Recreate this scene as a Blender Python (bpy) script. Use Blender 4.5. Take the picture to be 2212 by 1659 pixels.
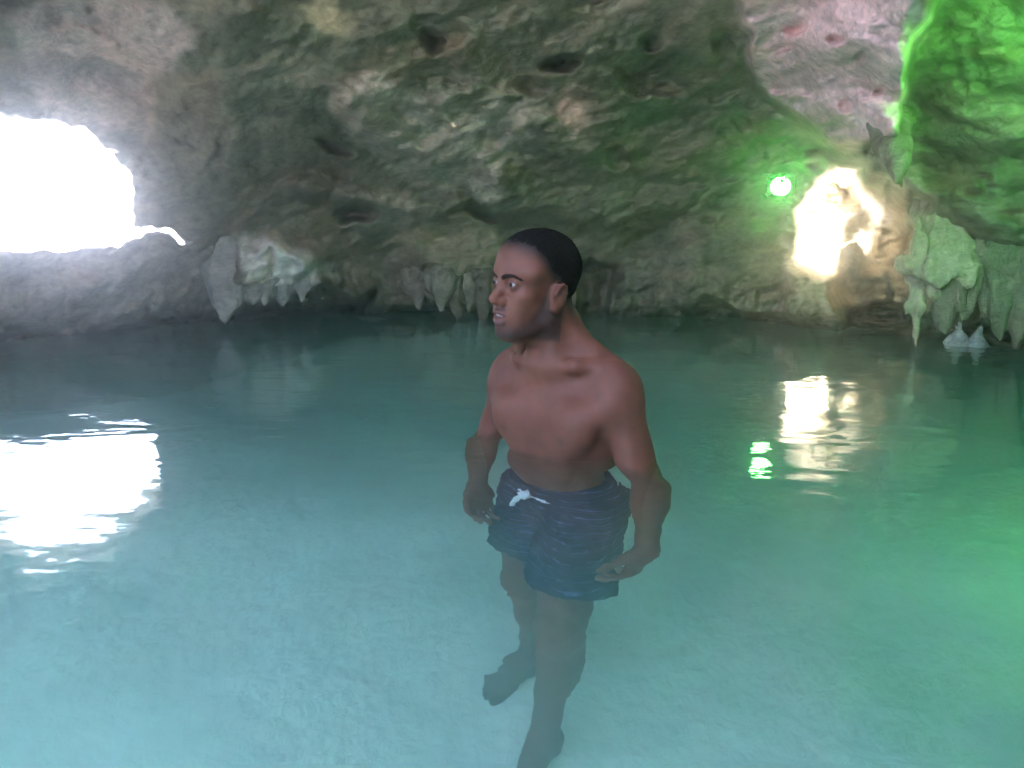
import bpy, math, random
import numpy as np
from mathutils import Vector, Matrix

for o in list(bpy.data.objects):
    bpy.data.objects.remove(o)
SC = bpy.context.scene
R_ = math.radians

# ------------------------------------------------------------------ camera
CAM_H = 0.46
PITCH = 11.1
FPX = 1500.0                      # focal length for a picture 2212 wide, 1659 high
cd = bpy.data.cameras.new('camera')
cam = bpy.data.objects.new('camera', cd)
SC.collection.objects.link(cam)
cam.location = (0, 0, CAM_H)
cam.rotation_euler = (R_(90 - PITCH), 0, 0)
cd.sensor_width = 36.0
cd.lens = FPX / 2212 * 36.0
cd.clip_start = 0.05
cd.clip_end = 2000
SC.camera = cam

# ------------------------------------------------------------------ world, sun, exposure
SUN_AZ, SUN_EL = 20.0, 50.0     # degrees: from +Y (view direction), positive to the right
w = bpy.data.worlds.new('World')
SC.world = w
w.use_nodes = True
wn = w.node_tree
bg = wn.nodes['Background']
sky = wn.nodes.new('ShaderNodeTexSky')
sky.sky_type = 'NISHITA'
sky.sun_disc = False
sky.sun_elevation = R_(SUN_EL)
sky.sun_rotation = R_(SUN_AZ)
sky.dust_density = 3.0
wn.links.new(sky.outputs[0], bg.inputs[0])
bg.inputs[1].default_value = 0.14
sl = bpy.data.lights.new('sun', 'SUN')
sl.energy = 4.0
sl.angle = R_(0.5)
sl.color = (1.0, 0.95, 0.88)
sun = bpy.data.objects.new('sun', sl)
SC.collection.objects.link(sun)
sdir = Vector((math.sin(R_(SUN_AZ)) * math.cos(R_(SUN_EL)), math.cos(R_(SUN_AZ)) * math.cos(R_(SUN_EL)), math.sin(R_(SUN_EL))))
sun.rotation_euler = sdir.to_track_quat('Z', 'Y').to_euler()
sun.location = (3, 8, 10)

SC.view_settings.view_transform = 'Standard'
SC.view_settings.look = 'None'
SC.view_settings.exposure = 4.15
SC.view_settings.gamma = 1.0
SC.render.engine = 'CYCLES'
cy = SC.cycles
cy.use_adaptive_sampling = True
cy.use_denoising = True
cy.denoiser = 'OPENIMAGEDENOISE'
cy.max_bounces = 12
cy.diffuse_bounces = 5
cy.glossy_bounces = 4
cy.transmission_bounces = 8
cy.volume_bounces = 5
cy.caustics_reflective = True
cy.caustics_refractive = True
cy.blur_glossy = 0.3
cy.sample_clamp_indirect = 25.0

# ------------------------------------------------------------------ helpers
def link(o, parent=None):
    SC.collection.objects.link(o)
    if parent is not None:
        o.parent = parent
    return o

def tag(o, label=None, cat=None, group=None, kind=None):
    if label: o['label'] = label
    if cat: o['category'] = cat
    if group: o['group'] = group
    if kind: o['kind'] = kind
    return o

def mesh_obj(name, verts, faces, mat=None, parent=None, smooth=True, attrs=None):
    me = bpy.data.meshes.new(name)
    verts = np.asarray(verts, dtype=np.float32)
    faces = np.asarray(faces, dtype=np.int32)
    n = faces.shape[1]
    me.vertices.add(len(verts)); me.vertices.foreach_set('co', verts.ravel())
    me.loops.add(faces.size); me.loops.foreach_set('vertex_index', faces.ravel())
    me.polygons.add(len(faces))
    me.polygons.foreach_set('loop_start', np.arange(0, faces.size, n, dtype=np.int32))
    me.polygons.foreach_set('loop_total', np.full(len(faces), n, dtype=np.int32))
    me.update(calc_edges=True)
    me.validate()
    me.polygons.foreach_set('use_smooth', np.full(len(me.polygons), bool(smooth)))
    if attrs:
        for k, v in attrs.items():
            v = np.asarray(v, dtype=np.float32)
            if v.ndim == 1:
                a = me.attributes.new(k, 'FLOAT', 'POINT'); a.data.foreach_set('value', v)
            else:
                a = me.attributes.new(k, 'FLOAT_COLOR', 'POINT')
                a.data.foreach_set('color', np.c_[v, np.ones(len(v))].astype(np.float32).ravel())
    if mat: me.materials.append(mat)
    return link(bpy.data.objects.new(name, me), parent)

# numpy gradient noise ------------------------------------------------
_rng = np.random.RandomState(7)
_perm = np.tile(_rng.permutation(512), 3)
_grad = _rng.normal(size=(512, 3)); _grad /= np.linalg.norm(_grad, axis=1)[:, None]
def noise(p, seed=0):
    p = np.asarray(p, float) + seed * 17.37
    i = np.floor(p).astype(int); f = p - i
    u = f * f * f * (f * (f * 6 - 15) + 10)
    i &= 511
    out = 0
    for dx in (0, 1):
        hx = _perm[(i[:, 0] + dx) & 511]; wx = u[:, 0] if dx else 1 - u[:, 0]
        for dy in (0, 1):
            hy = _perm[(hx + i[:, 1] + dy) & 511]; wy = u[:, 1] if dy else 1 - u[:, 1]
            for dz in (0, 1):
                h = _perm[(hy + i[:, 2] + dz) & 511]; wz = u[:, 2] if dz else 1 - u[:, 2]
                g = _grad[h]
                out = out + wx * wy * wz * (g[:, 0] * (f[:, 0] - dx) + g[:, 1] * (f[:, 1] - dy) + g[:, 2] * (f[:, 2] - dz))
    return out * 1.5
def fbm(p, octaves=4, seed=0, gain=0.5, ridged=False):
    p = np.asarray(p, float); a = 1.0; s = 0
    for k in range(octaves):
        n = noise(p * 2 ** k, seed + k)
        if ridged: n = 0.5 - np.abs(n) * 1.4
        s = s + a * n; a *= gain
    return s
def worley(p, seed=0):
    p = np.asarray(p, float); i = np.floor(p).astype(int); best = np.full(len(p), 9.0); bid = np.zeros(len(p), int)
    for dx in (-1, 0, 1):
        for dy in (-1, 0, 1):
            for dz in (-1, 0, 1):
                c = i + (dx, dy, dz)
                h = _perm[(_perm[(_perm[(c[:, 0] + seed) & 511] + c[:, 1]) & 511] + c[:, 2]) & 511]
                q = c + 0.5 + 0.45 * _grad[h]
                d = np.linalg.norm(p - q, axis=1)
                m = d < best
                best = np.where(m, d, best); bid = np.where(m, h, bid)
    return best, bid
def sstep(a, b, x):
    t = np.clip((x - a) / (b - a), 0, 1); return t * t * (3 - 2 * t)

# picture coordinates (2212 x 1659) <-> directions ---------------------
_p = R_(PITCH)
def pix_dir(x, y):
    x = np.asarray(x, float); y = np.asarray(y, float)
    v = np.stack([x - 1106, FPX * math.cos(_p) + (830 - y) * math.sin(_p), -FPX * math.sin(_p) + (830 - y) * math.cos(_p)], -1)
    return v / np.linalg.norm(v, axis=-1)[..., None]
def dir_pix(v):
    u = v[:, 1] * math.cos(_p) - v[:, 2] * math.sin(_p); ww = v[:, 1] * math.sin(_p) + v[:, 2] * math.cos(_p)
    us = np.where(u > 0.15, u, 0.15)
    x = np.where(u > 0.15, 1106 + FPX * v[:, 0] / us, 99999.); y = np.where(u > 0.15, 830 - FPX * ww / us, 99999.)
    return x, y
def at(x, y, rho):
    d = pix_dir(x, y); return np.array([0, 0, CAM_H]) + d * (rho / math.hypot(d[0], d[1]))

def poly_sd(px, py, poly):
    """signed distance (negative inside) of points to a polygon"""
    poly = np.asarray(poly, float); d = np.full(px.shape, 1e9); inside = np.zeros(px.shape, bool)
    for k in range(len(poly)):
        a = poly[k]; b = poly[(k + 1) % len(poly)]
        e = b - a; wx = px - a[0]; wy = py - a[1]
        t = np.clip((wx * e[0] + wy * e[1]) / (e @ e), 0, 1)
        d = np.minimum(d, np.hypot(wx - t * e[0], wy - t * e[1]))
        c = (a[1] > py) != (b[1] > py)
        with np.errstate(divide='ignore', invalid='ignore'):
            xi = a[0] + (py - a[1]) / (e[1] if e[1] else 1e-9) * e[0]
        inside ^= c & (px < xi)
    return np.where(inside, -d, d)

# signed distance modelling --------------------------------------------
class Field:
    def __init__(self, lo, hi, h):
        self.lo = np.array(lo, float); self.h = h
        self.n = np.ceil((np.array(hi) - self.lo) / h).astype(int) + 1
        self.f = np.full(self.n, 1.0, dtype=np.float32)
    def block(self, lo, hi):
        a = np.clip(np.floor((np.array(lo) - self.lo) / self.h).astype(int), 0, self.n)
        b = np.clip(np.ceil((np.array(hi) - self.lo) / self.h).astype(int) + 1, 0, self.n)
        if np.any(b <= a): return None, None
        s = tuple(slice(a[i], b[i]) for i in range(3))
        g = np.meshgrid(*[self.lo[i] + self.h * np.arange(a[i], b[i]) for i in range(3)], indexing='ij')
        return s, np.stack(g, -1)
    def add(self, fn, lo, hi, k=0.02, op='u'):
        m = k + 4 * self.h
        s, P = self.block(np.array(lo) - m, np.array(hi) + m)
        if s is None: return
        d = fn(P).astype(np.float32); f = self.f[s]
        if op == 'u':
            hh = np.clip(0.5 + 0.5 * (f - d) / k, 0, 1); self.f[s] = f * (1 - hh) + d * hh - k * hh * (1 - hh)
        else:                                            # subtract
            hh = np.clip(0.5 - 0.5 * (f + d) / k, 0, 1); self.f[s] = f * (1 - hh) + (-d) * hh + k * hh * (1 - hh)
    def cap(self, a, b, r1, r2=None, k=0.02, op='u'):
        a = np.array(a, float); b = np.array(b, float); r2 = r1 if r2 is None else r2
        ba = b - a; L = ba @ ba
        def fn(P):
            t = np.clip(((P - a) @ ba) / max(L, 1e-9), 0, 1)
            return np.linalg.norm(P - a - t[..., None] * ba, axis=-1) - (r1 + (r2 - r1) * t)
        r = max(r1, r2)
        self.add(fn, np.minimum(a, b) - r, np.maximum(a, b) + r, k, op)
    def ell(self, c, r, M=None, k=0.02, op='u'):
        c = np.array(c, float); r = np.array(r, float)
        def fn(P):
            q = P - c
            if M is not None: q = q @ M                   # columns of M are the local axes
            k0 = np.linalg.norm(q / r, axis=-1); k1 = np.linalg.norm(q / (r * r), axis=-1)
            return k0 * (k0 - 1) / np.maximum(k1, 1e-6)
        R = r.max(); self.add(fn, c - R, c + R, k, op)
    def mesh(self):
        f = self.f; n = np.array(f.shape); s = f < 0
        cell = n - 1
        cnt = np.zeros(cell, np.int8)
        acc = np.zeros(tuple(cell) + (3,), np.float32); m = np.zeros(cell, np.int8)
        def sub(o): return tuple(slice(o[i], o[i] + cell[i]) for i in range(3))
        for ax in range(3):
            o1, o2 = [i for i in range(3) if i != ax]
            for u in (0, 1):
                for v in (0, 1):
                    a = [0, 0, 0]; a[o1] = u; a[o2] = v; b = list(a); b[ax] = 1
                    sa = s[sub(a)]; sb = s[sub(b)]; x = sa != sb
                    idx = np.nonzero(x)
                    fa = f[sub(a)][idx]; fb = f[sub(b)][idx]; t = fa / (fa - fb)
                    q = np.zeros((len(t), 3), np.float32); q[:] = a; q[:, ax] = t
                    acc[idx] += q; m[idx] += 1
        act = np.nonzero(m > 0); vid = np.full(cell, -1, np.int64); vid[act] = np.arange(len(act[0]))
        V = np.stack(act, -1) + acc[act] / m[act][:, None]
        V = self.lo + V * self.h
        Q = []
        for ax in range(3):
            o1, o2 = (ax + 1) % 3, (ax + 2) % 3
            sl0 = [slice(None)] * 3; sl1 = [slice(None)] * 3
            sl0[ax] = slice(0, n[ax] - 1); sl1[ax] = slice(1, n[ax])
            for o in (o1, o2): sl0[o] = slice(1, n[o] - 1); sl1[o] = slice(1, n[o] - 1)
            s0 = s[tuple(sl0)]; s1 = s[tuple(sl1)]
            i = np.stack(np.nonzero(s0 != s1), -1)
            if len(i) == 0: continue
            inside = s0[tuple(i.T)]
            i = i.copy(); i[:, o1] += 1; i[:, o2] += 1
            c = []
            for (u, v) in ((1, 1), (0, 1), (0, 0), (1, 0)):
                j = i.copy(); j[:, o1] -= u; j[:, o2] -= v; c.append(vid[tuple(j.T)])
            q = np.stack(c, -1); q[~inside] = q[~inside][:, ::-1]
            Q.append(q)
        return V, np.concatenate(Q)

# ------------------------------------------------------------------ materials
def new_mat(name):
    m = bpy.data.materials.new(name); m.use_nodes = True
    nt = m.node_tree
    return m, nt, nt.nodes['Principled BSDF'], nt.nodes['Material Output']
def N(nt, t, **kw):
    n = nt.nodes.new(t)
    for k, v in kw.items():
        if k in n.inputs.keys(): n.inputs[k].default_value = v
        else: setattr(n, k, v)
    return n

def rock_material(name, use_attr=True, color=(0.3, 0.27, 0.22), scale=1.0):
    m, nt, b, out = new_mat(name)
    tc = N(nt, 'ShaderNodeTexCoord')
    mp = N(nt, 'ShaderNodeMapping'); mp.inputs['Rotation'].default_value = (0, R_(28), 0); mp.inputs['Scale'].default_value = (0.75, 0.9, 1.25)
    nt.links.new(tc.outputs['Object'], mp.inputs['Vector'])
    n1 = N(nt, 'ShaderNodeTexNoise', Scale=9.0 * scale, Detail=7.0, Roughness=0.68)
    n2 = N(nt, 'ShaderNodeTexNoise', Scale=38.0 * scale, Detail=5.0, Roughness=0.6)
    n3 = N(nt, 'ShaderNodeTexVoronoi', Scale=16.0 * scale)
    for n in (n1, n2, n3): nt.links.new(mp.outputs[0], n.inputs['Vector'])
    r1 = N(nt, 'ShaderNodeMapRange'); r1.inputs[1].default_value = 0.3; r1.inputs[2].default_value = 0.72; r1.inputs[3].default_value = 0.65; r1.inputs[4].default_value = 1.32
    nt.links.new(n1.outputs['Fac'], r1.inputs[0])
    r2 = N(nt, 'ShaderNodeMapRange'); r2.inputs[1].default_value = 0.3; r2.inputs[2].default_value = 0.7; r2.inputs[3].default_value = 0.78; r2.inputs[4].default_value = 1.2
    nt.links.new(n2.outputs['Fac'], r2.inputs[0])
    mu = N(nt, 'ShaderNodeMath', operation='MULTIPLY'); nt.links.new(r1.outputs[0], mu.inputs[0]); nt.links.new(r2.outputs[0], mu.inputs[1])
    mix = N(nt, 'ShaderNodeMix', data_type='RGBA', blend_type='MULTIPLY'); mix.inputs[0].default_value = 1.0
    if use_attr:
        at_ = N(nt, 'ShaderNodeAttribute', attribute_name='tint'); nt.links.new(at_.outputs['Color'], mix.inputs[6])
    else:
        mix.inputs[6].default_value = (*color, 1)
    nt.links.new(mu.outputs[0], mix.inputs[7])
    nt.links.new(mix.outputs[2], b.inputs['Base Color'])
    b.inputs['Roughness'].default_value = 0.75
    b.inputs['Specular IOR Level'].default_value = 0.3
    ad = N(nt, 'ShaderNodeMath', operation='MULTIPLY_ADD'); nt.links.new(n1.outputs['Fac'], ad.inputs[0]); ad.inputs[1].default_value = 1.6
    nt.links.new(n2.outputs['Fac'], ad.inputs[2])
    bp = N(nt, 'ShaderNodeBump', Strength=0.5, Distance=0.02); nt.links.new(ad.outputs[0], bp.inputs['Height'])
    nt.links.new(bp.outputs[0], b.inputs['Normal'])
    return m

M_rock = rock_material('cave_limestone')

# ------------------------------------------------------------------ cave shell
def grid_axis(segs):
    out = []
    for a, b, s in segs: out.append(np.arange(a, b, s))
    return np.concatenate(out)
AZ = grid_axis([(-180, -50, 1.2), (-50, 50, 0.135), (50, 180, 1.2)])
EL = np.concatenate([grid_axis([(-46, -9.5, 1.2), (-9.5, 21.5, 0.135), (21.5, 86, 1.2)]), [89.0]])
nA, nE = len(AZ), len(EL)
az, el = np.meshgrid(AZ, EL, indexing='ij'); az = az.ravel(); el = el.ravel()
D = np.stack([np.sin(np.radians(az)) * np.cos(np.radians(el)), np.cos(np.radians(az)) * np.cos(np.radians(el)), np.sin(np.radians(el))], -1)
PX, PY = dir_pix(D)
# warped picture coordinates give every outline below an uneven edge
wrp = np.stack([fbm(D * 9, 4, 3), fbm(D * 9, 4, 23)], -1)
WX = PX + wrp[:, 0] * 42; WY = PY + wrp[:, 1] * 30

dw = np.interp(az, [-180, -120, -60, -45, -36, -30, -24, -20, -15, 0, 14, 21, 25, 29, 34, 45, 60, 120, 180],
               [3.2, 3.0, 3.2, 3.6, 4.0, 4.2, 4.4, 4.6, 4.75, 4.75, 4.7, 4.7, 4.5, 4.1, 3.75, 3.3, 3.0, 3.0, 3.2])
g = np.interp(el, [-46, -9, -6.2, -4.6, -2, 1, 5, 9, 13, 18, 24, 32, 45, 60, 90], [1.10, 1.16, 1.08, 1.0, .975, .94, .86, .775, .69, .595, .52, .45, .36, .28, .2])
g = g + (1 - sstep(-32, -20, az)) * sstep(-60, -40, az) * (0.10 * sstep(0, 6, el))
rho = dw * g
rr = rho / np.maximum(np.cos(np.radians(el)), 0.02)
top = 1.75 + 0.15 * fbm(D * 2.0, 2, 91)
rr = np.where(el > 2, np.minimum(rr, top / np.maximum(np.sin(np.radians(el)), 1e-3)), rr)
P0 = D * rr[:, None]

def region(poly, soft, hard=None):
    return 1 - sstep(-soft, soft, poly_sd(WX, WY, poly))

slab = region([(1585, -200), (1600, 40), (1622, 140), (1640, 200), (1720, 250), (1800, 290), (1870, 312), (1915, 300), (1945, 330), (1965, 260), (1985, 160), (2000, 40), (2010, -200)], 14)
rr -= 0.58 * slab * (0.30 + 0.70 * sstep(1560, 2010, PX))
deepR = 1 - sstep(-40, 30, poly_sd(WX, WY, [(1990, -300), (1975, 200), (1940, 360), (2040, 420), (2150, 380), (2500, 350), (2500, -300)]))
rr += 0.14 * deepR
# recess to the right of the lit arch and the dark hollow under the right wall
rr += 0.42 * region([(1830, 420), (1900, 400), (1975, 440), (1985, 560), (1960, 690), (1850, 680), (1800, 600)], 28)
rr += 0.35 * region([(2120, 560), (2300, 540), (2300, 760), (2090, 720)], 22)
# lit arch and green lamp recess
ARCH = [(1812, 362), (1768, 392), (1726, 446), (1708, 486), (1718, 532), (1734, 568), (1758, 588), (1792, 570), (1802, 520), (1812, 470), (1836, 420), (1850, 372)]
arch_m = region(ARCH, 18)
rr += 0.55 * arch_m
GREC = [(1650, 378), (1690, 372), (1718, 385), (1712, 425), (1690, 450), (1660, 432)]
# pillar under the arch stands forward
rr -= 0.22 * region([(1700, 585), (1800, 580), (1830, 700), (1820, 760), (1690, 760), (1700, 690)], 18)
# undercut hollows along the water
for (x0, y0, x1, y1, d) in ((690, 632, 800, 760, .5), (500, 655, 700, 760, .6), (1240, 560, 1340, 760, .35), (1480, 662, 1600, 760, .3), (1840, 655, 1960, 760, .5), (860, 650, 1000, 760, .25)):
    rr += d * region([(x0, y0 + 18), ((x0 + x1) / 2, y0), (x1, y0 + 14), (x1, y1), (x0, y1)], 10)
# rock swelling above the pointed stalactite; its sunlight is painted into the tint
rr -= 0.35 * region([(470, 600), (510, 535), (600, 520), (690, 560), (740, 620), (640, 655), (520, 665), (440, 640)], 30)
# long shelf edges
rr -= 0.16 * (1 - sstep(0, 60, np.abs(WY - (215 + 0.42 * (WX - 700))))) * sstep(680, 760, WX) * (1 - sstep(1000, 1200, WX))
rr -= 0.14 * (1 - sstep(0, 45, np.abs(WY - (400 + 0.22 * (WX - 620))))) * sstep(600, 680, WX) * (1 - sstep(1000, 1100, WX))
rr -= 0.20 * (1 - sstep(10, 120, np.abs(WY - 590))) * sstep(860, 920, WX) * (1 - sstep(1040, 1100, WX))
rr -= 0.16 * (1 - sstep(10, 130, np.abs(WY - 610))) * sstep(1400, 1460, WX) * (1 - sstep(1600, 1690, WX))

# large and middle relief, layered along a slant
ca, sa = math.cos(R_(26)), math.sin(R_(26))
A = np.stack([P0[:, 0] * ca + P0[:, 2] * sa, P0[:, 1], -P0[:, 0] * sa + P0[:, 2] * ca], -1)
big = fbm(P0 * 0.95, 3, 5)
lay = fbm(A * np.array([1.3, 1.3, 2.6]), 4, 11, ridged=True)
mid = fbm(A * np.array([3.2, 3.6, 6.5]), 4, 31)
rr += 0.30 * big + 0.075 * lay + 0.06 * mid
# pits
wd, wi = worley(A * np.array([3.0, 3.4, 4.6]) + 0.5 * np.stack([mid, mid, -mid], -1), 4)
pit = (1 - sstep(0.12, 0.42, wd)) * ((wi % 7) < 3)
wd2, wi2 = worley(A * np.array([8.0, 8.5, 12.0]), 9)
pit2 = (1 - sstep(0.15, 0.45, wd2)) * ((wi2 % 5) < 2)
rr += 0.06 * pit + 0.022 * pit2
fine = fbm(A * np.array([11., 12., 16.]), 4, 47)
rr += 0.014 * fine
# named holes: x, y, half sizes, tilt, depth
HOLES = [(1230, 148, 34, 20, -15, .45), (930, 100, 24, 22, 0, .22), (955, 160, 30, 60, -25, .10), (1385, 160, 66, 50, 25, .22), (1402, 98, 30, 20, 20, .22),
         (1015, 468, 46, 13, 8, .35), (765, 466, 34, 20, -12, .32), (715, 322, 40, 13, 14, .25), 
         (1325, 330, 30, 26, 0, .14), (1160, 205, 34, 20, 10, .14),   (1560, 90, 22, 30, 0, .2), (1700, 60, 24, 14, 0, .12),
         (1790, 90, 16, 10, 0, .12), (1850, 130, 14, 9, 0, .12), (1905, 200, 16, 10, 0, .12), (1830, 215, 12, 9, 0, .10), (1755, 195, 26, 14, 0, .08), (1820, 278, 20, 8, 10, .14),
         (1690, 105, 18, 9, 0, .08), (1600, 268, 26, 12, 20, .12), (1770, 350, 20, 14, 0, .15), (590, 575, 12, 26, 0, .10), (640, 590, 12, 18, 0, .06), (1910, 470, 18, 30, 0, .12)]
hole_dark = np.zeros(len(rr))
for (hx, hy, a_, b_, t_, dep) in HOLES:
    c_, s_ = math.cos(R_(t_)), math.sin(R_(t_)); ux = (PX + wrp[:, 0] * 34 - hx); uy = (PY + wrp[:, 1] * 34 - hy)
    q = np.hypot((ux * c_ + uy * s_) / a_, (-ux * s_ + uy * c_) / b_)
    rr += 0.8 * dep * (1 - sstep(0.25, 1.45, q))
P1 = D * rr[:, None]
# vertical flutes near the waterline
low = (1 - sstep(0.12, 0.5, P1[:, 2] + CAM_H)) * sstep(-0.4, -0.1, P1[:, 2] + CAM_H)
rr += low * 0.10 * fbm(P1 * np.array([7.5, 7.5, 0.9]), 3, 61)
P1 = D * rr[:, None] + np.array([0, 0, CAM_H])
G = P1.reshape(nA, nE, 3)

# colours of the rock: algae film, bare limestone, rusty seams, one painted sun patch
def lerp(a, b, t): return a + (np.asarray(b) - a) * np.clip(t, 0, 1)[:, None]
tint = np.tile(np.array([0.195, 0.182, 0.136]), (len(rr), 1))
v1 = fbm(A * 1.3, 4, 71); v2 = fbm(A * np.array([2.2, 2.5, 5.0]), 4, 77)
tint = lerp(tint, (0.140, 0.152, 0.104), sstep(0.0, 0.5, v1))
tint = lerp(tint, (0.23, 0.185, 0.125), sstep(0.05, 0.55, v2) * 0.7)
tint = lerp(tint, (0.27, 0.24, 0.19), sstep(0.25, 0.7, fbm(A * 1.9, 4, 79)) * 0.8)
PALE = (0.40, 0.335, 0.275)
for poly, col, amt in (
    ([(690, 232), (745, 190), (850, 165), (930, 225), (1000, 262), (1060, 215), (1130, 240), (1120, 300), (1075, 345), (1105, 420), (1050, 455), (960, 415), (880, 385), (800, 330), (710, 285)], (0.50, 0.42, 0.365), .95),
    ([(1205, 205), (1235, 195), (1260, 235), (1275, 275), (1250, 325), (1235, 290), (1210, 250)], (0.54, 0.35, 0.30), .95),
    ([(782, 415), (850, 402), (890, 430), (860, 490), (800, 485)], (0.48, 0.40, 0.36), .9),
    ([(870, 490), (980, 485), (1070, 520), (1090, 640), (1040, 690), (930, 690), (880, 640)], (0.43, 0.37, 0.27), .8),
    ([(560, 520), (700, 470), (880, 500), (900, 640), (760, 640), (620, 610)], (0.33, 0.28, 0.21), .55),
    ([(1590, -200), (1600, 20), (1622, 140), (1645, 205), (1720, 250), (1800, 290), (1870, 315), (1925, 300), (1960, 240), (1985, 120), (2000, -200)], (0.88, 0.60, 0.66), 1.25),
    ([(20, 20), (180, -20), (370, 20), (395, 110), (330, 190), (300, 300), (130, 260), (60, 160)], (0.62, 0.48, 0.50), .95),
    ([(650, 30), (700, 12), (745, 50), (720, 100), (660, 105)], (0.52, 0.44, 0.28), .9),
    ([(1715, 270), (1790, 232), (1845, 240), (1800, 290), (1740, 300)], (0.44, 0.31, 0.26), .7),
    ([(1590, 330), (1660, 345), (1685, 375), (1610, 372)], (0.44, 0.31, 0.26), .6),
    ([(1455, 470), (1510, 480), (1505, 570), (1460, 560)], (0.34, 0.26, 0.21), .8),
    ([(1420, 590), (1690, 590), (1690, 690), (1420, 690)], (0.28, 0.225, 0.16), .8),
    ([(505, 545), (560, 528), (630, 530), (700, 565), (725, 615), (650, 655), (560, 660), (530, 610)], (0.85, 0.80, 0.79), 1.0),  # sunlit patch painted as a paler tint; the sun lamp misses it
    ([(1690, 560), (1830, 560), (1830, 720), (1690, 720)], (0.34, 0.27, 0.19), .8),
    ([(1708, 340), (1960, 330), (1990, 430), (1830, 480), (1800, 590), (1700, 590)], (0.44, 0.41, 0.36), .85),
    ([(-300, 560), (420, 545), (480, 700), (300, 760), (-300, 760)], (0.36, 0.30, 0.28), .6),
):
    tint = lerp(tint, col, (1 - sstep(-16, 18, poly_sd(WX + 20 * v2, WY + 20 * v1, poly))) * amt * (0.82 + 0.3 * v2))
# damp algae just above the water
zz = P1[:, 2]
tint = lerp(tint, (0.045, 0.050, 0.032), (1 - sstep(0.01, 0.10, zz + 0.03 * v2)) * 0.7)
tint = np.clip(tint * np.array([1.06, 0.97, 0.86]), 0.01, 0.9)

# openings: daylight window on the left, wide mouth behind the camera
WIN = [(-160, 330), (-70, 250), (0, 246), (110, 248), (196, 285), (246, 338), (280, 400), (292, 450), (290, 488), (332, 490), (382, 500), (428, 524), (392, 527), (330, 508), (262, 522), (214, 534), (150, 545), (80, 549), (0, 556), (-130, 566), (-200, 470)]
jag = fbm(D * 60, 3, 93) * 10
hole = poly_sd(PX + wrp[:, 0] * 18 + jag, PY + wrp[:, 1] * 18 - jag, WIN) < 0
ed = 5 * fbm(D * 4, 3, 15)
mouth = ((az < -54 + 2 * ed) & (az > -150 + 2 * ed) & (el > 7 + ed) & (el < 72 + ed)) | (el > 66 + ed)
hole |= mouth
hv = hole.reshape(nA, nE)
ai = np.arange(nA); an = np.roll(ai, -1)
q00 = (ai[:, None] * nE + np.arange(nE - 1)[None, :]); q10 = (an[:, None] * nE + np.arange(nE - 1)[None, :])
F_ = np.stack([q00, q00 + 1, q10 + 1, q10], -1).reshape(-1, 4)
keep = hole[F_].sum(1) < 2
FK = F_[keep]
# thickness of the rock round each opening
ecount = {}
for q in F_[~keep]:
    for k in range(4):
        e = (int(q[k]), int(q[(k + 1) % 4])); ecount[e] = 1
border = [e for e in ecount if (e[1], e[0]) not in ecount]
nb_ = {}
for a, b in border:
    nb_.setdefault(a, []).append(b); nb_.setdefault(b, []).append(a)
for it in range(2):
    P1n = {v: 0.5 * P1[v] + 0.5 * P1[ns].mean(0) for v, ns in nb_.items()}
    for v, q in P1n.items(): P1[v] = q
rim = {}; newv = []
cen = np.array([0, 0, CAM_H])
STEPS = 4
for e in border:
    for v in e:
        if v not in rim:
            rim[v] = len(P1) + len(newv) * 1
            d_ = P1[v] - cen; L_ = np.linalg.norm(d_)
            for s in range(1, STEPS + 1):
                fl = 0.14 * s
                wob = 0.03 * fbm((P1[v] + d_ / L_ * fl)[None] * 6, 2, s)[0]
                newv.append(P1[v] + d_ / L_ * fl + np.array([0, 0, wob]))
newv = np.array(newv)
ff = []
for (a, b) in border:
    pa, pb = a, b
    for s in range(STEPS):
        na, nb = rim[a] + s, rim[b] + s
        ff.append((pa, pb, nb, na)); pa, pb = na, nb
V_all = np.r_[P1, newv]
T_all = np.r_[tint, np.tile([0.42, 0.38, 0.33], (len(newv), 1))]
used = np.zeros(len(V_all), bool); FF = np.r_[FK, np.array(ff)]; used[FF.ravel()] = True
remap = np.cumsum(used) - 1
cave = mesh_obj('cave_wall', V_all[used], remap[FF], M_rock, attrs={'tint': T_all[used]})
tag(cave, 'pitted limestone cave wall and overhanging roof with green algae', 'cave wall', kind='structure')
def shell_rho(x, y):
    d = pix_dir(x, y); a_ = math.degrees(math.atan2(d[0], d[1])); e_ = math.degrees(math.asin(d[2]))
    p = G[np.argmin(abs(AZ - a_)), np.argmin(abs(EL - e_))]
    return math.hypot(p[0], p[1])

# ------------------------------------------------------------------ pool floor and the land outside
ra = np.radians(np.arange(0, 360, 1.5)); rd = np.concatenate([np.arange(0.02, 7, 0.06), np.geomspace(7, 60, 24)])
gx = np.outer(rd, np.sin(ra)).ravel(); gy = np.outer(rd, np.cos(ra)).ravel()
def floor_z(x, y):
    r = np.hypot(x, y)
    z = -1.2 - 0.75 * sstep(2.2, 4.6, y + 0.1 * x + 0.15 * np.abs(x)) - 0.25 * sstep(0.6, 3.2, np.abs(x))
    z = z + (1.2 + 0.35) * (1 - sstep(-3.4, -0.9, y)) 
    P_ = np.stack([x, y, 0 * x], -1)
    z = z + 0.05 * fbm(P_ * 0.9, 3, 8) * sstep(0.1, 0.6, r) + 0.006 * fbm(P_ * 7, 3, 18)
    out = sstep(5.2, 6.2, r)
    return z * (1 - out) + (0.3 + 0.25 * fbm(P_ * 0.15, 3, 28)) * out
gz = floor_z(gx, gy)
nr, na_ = len(rd), len(ra)
idx = np.arange(nr * na_).reshape(nr, na_); nx_ = np.roll(idx, -1, 1)
GF = np.stack([idx[:-1], nx_[:-1], nx_[1:], idx[1:]], -1).reshape(-1, 4)[:, ::-1]
m_sand, nt, b, out = new_mat('pale_silt')
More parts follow.
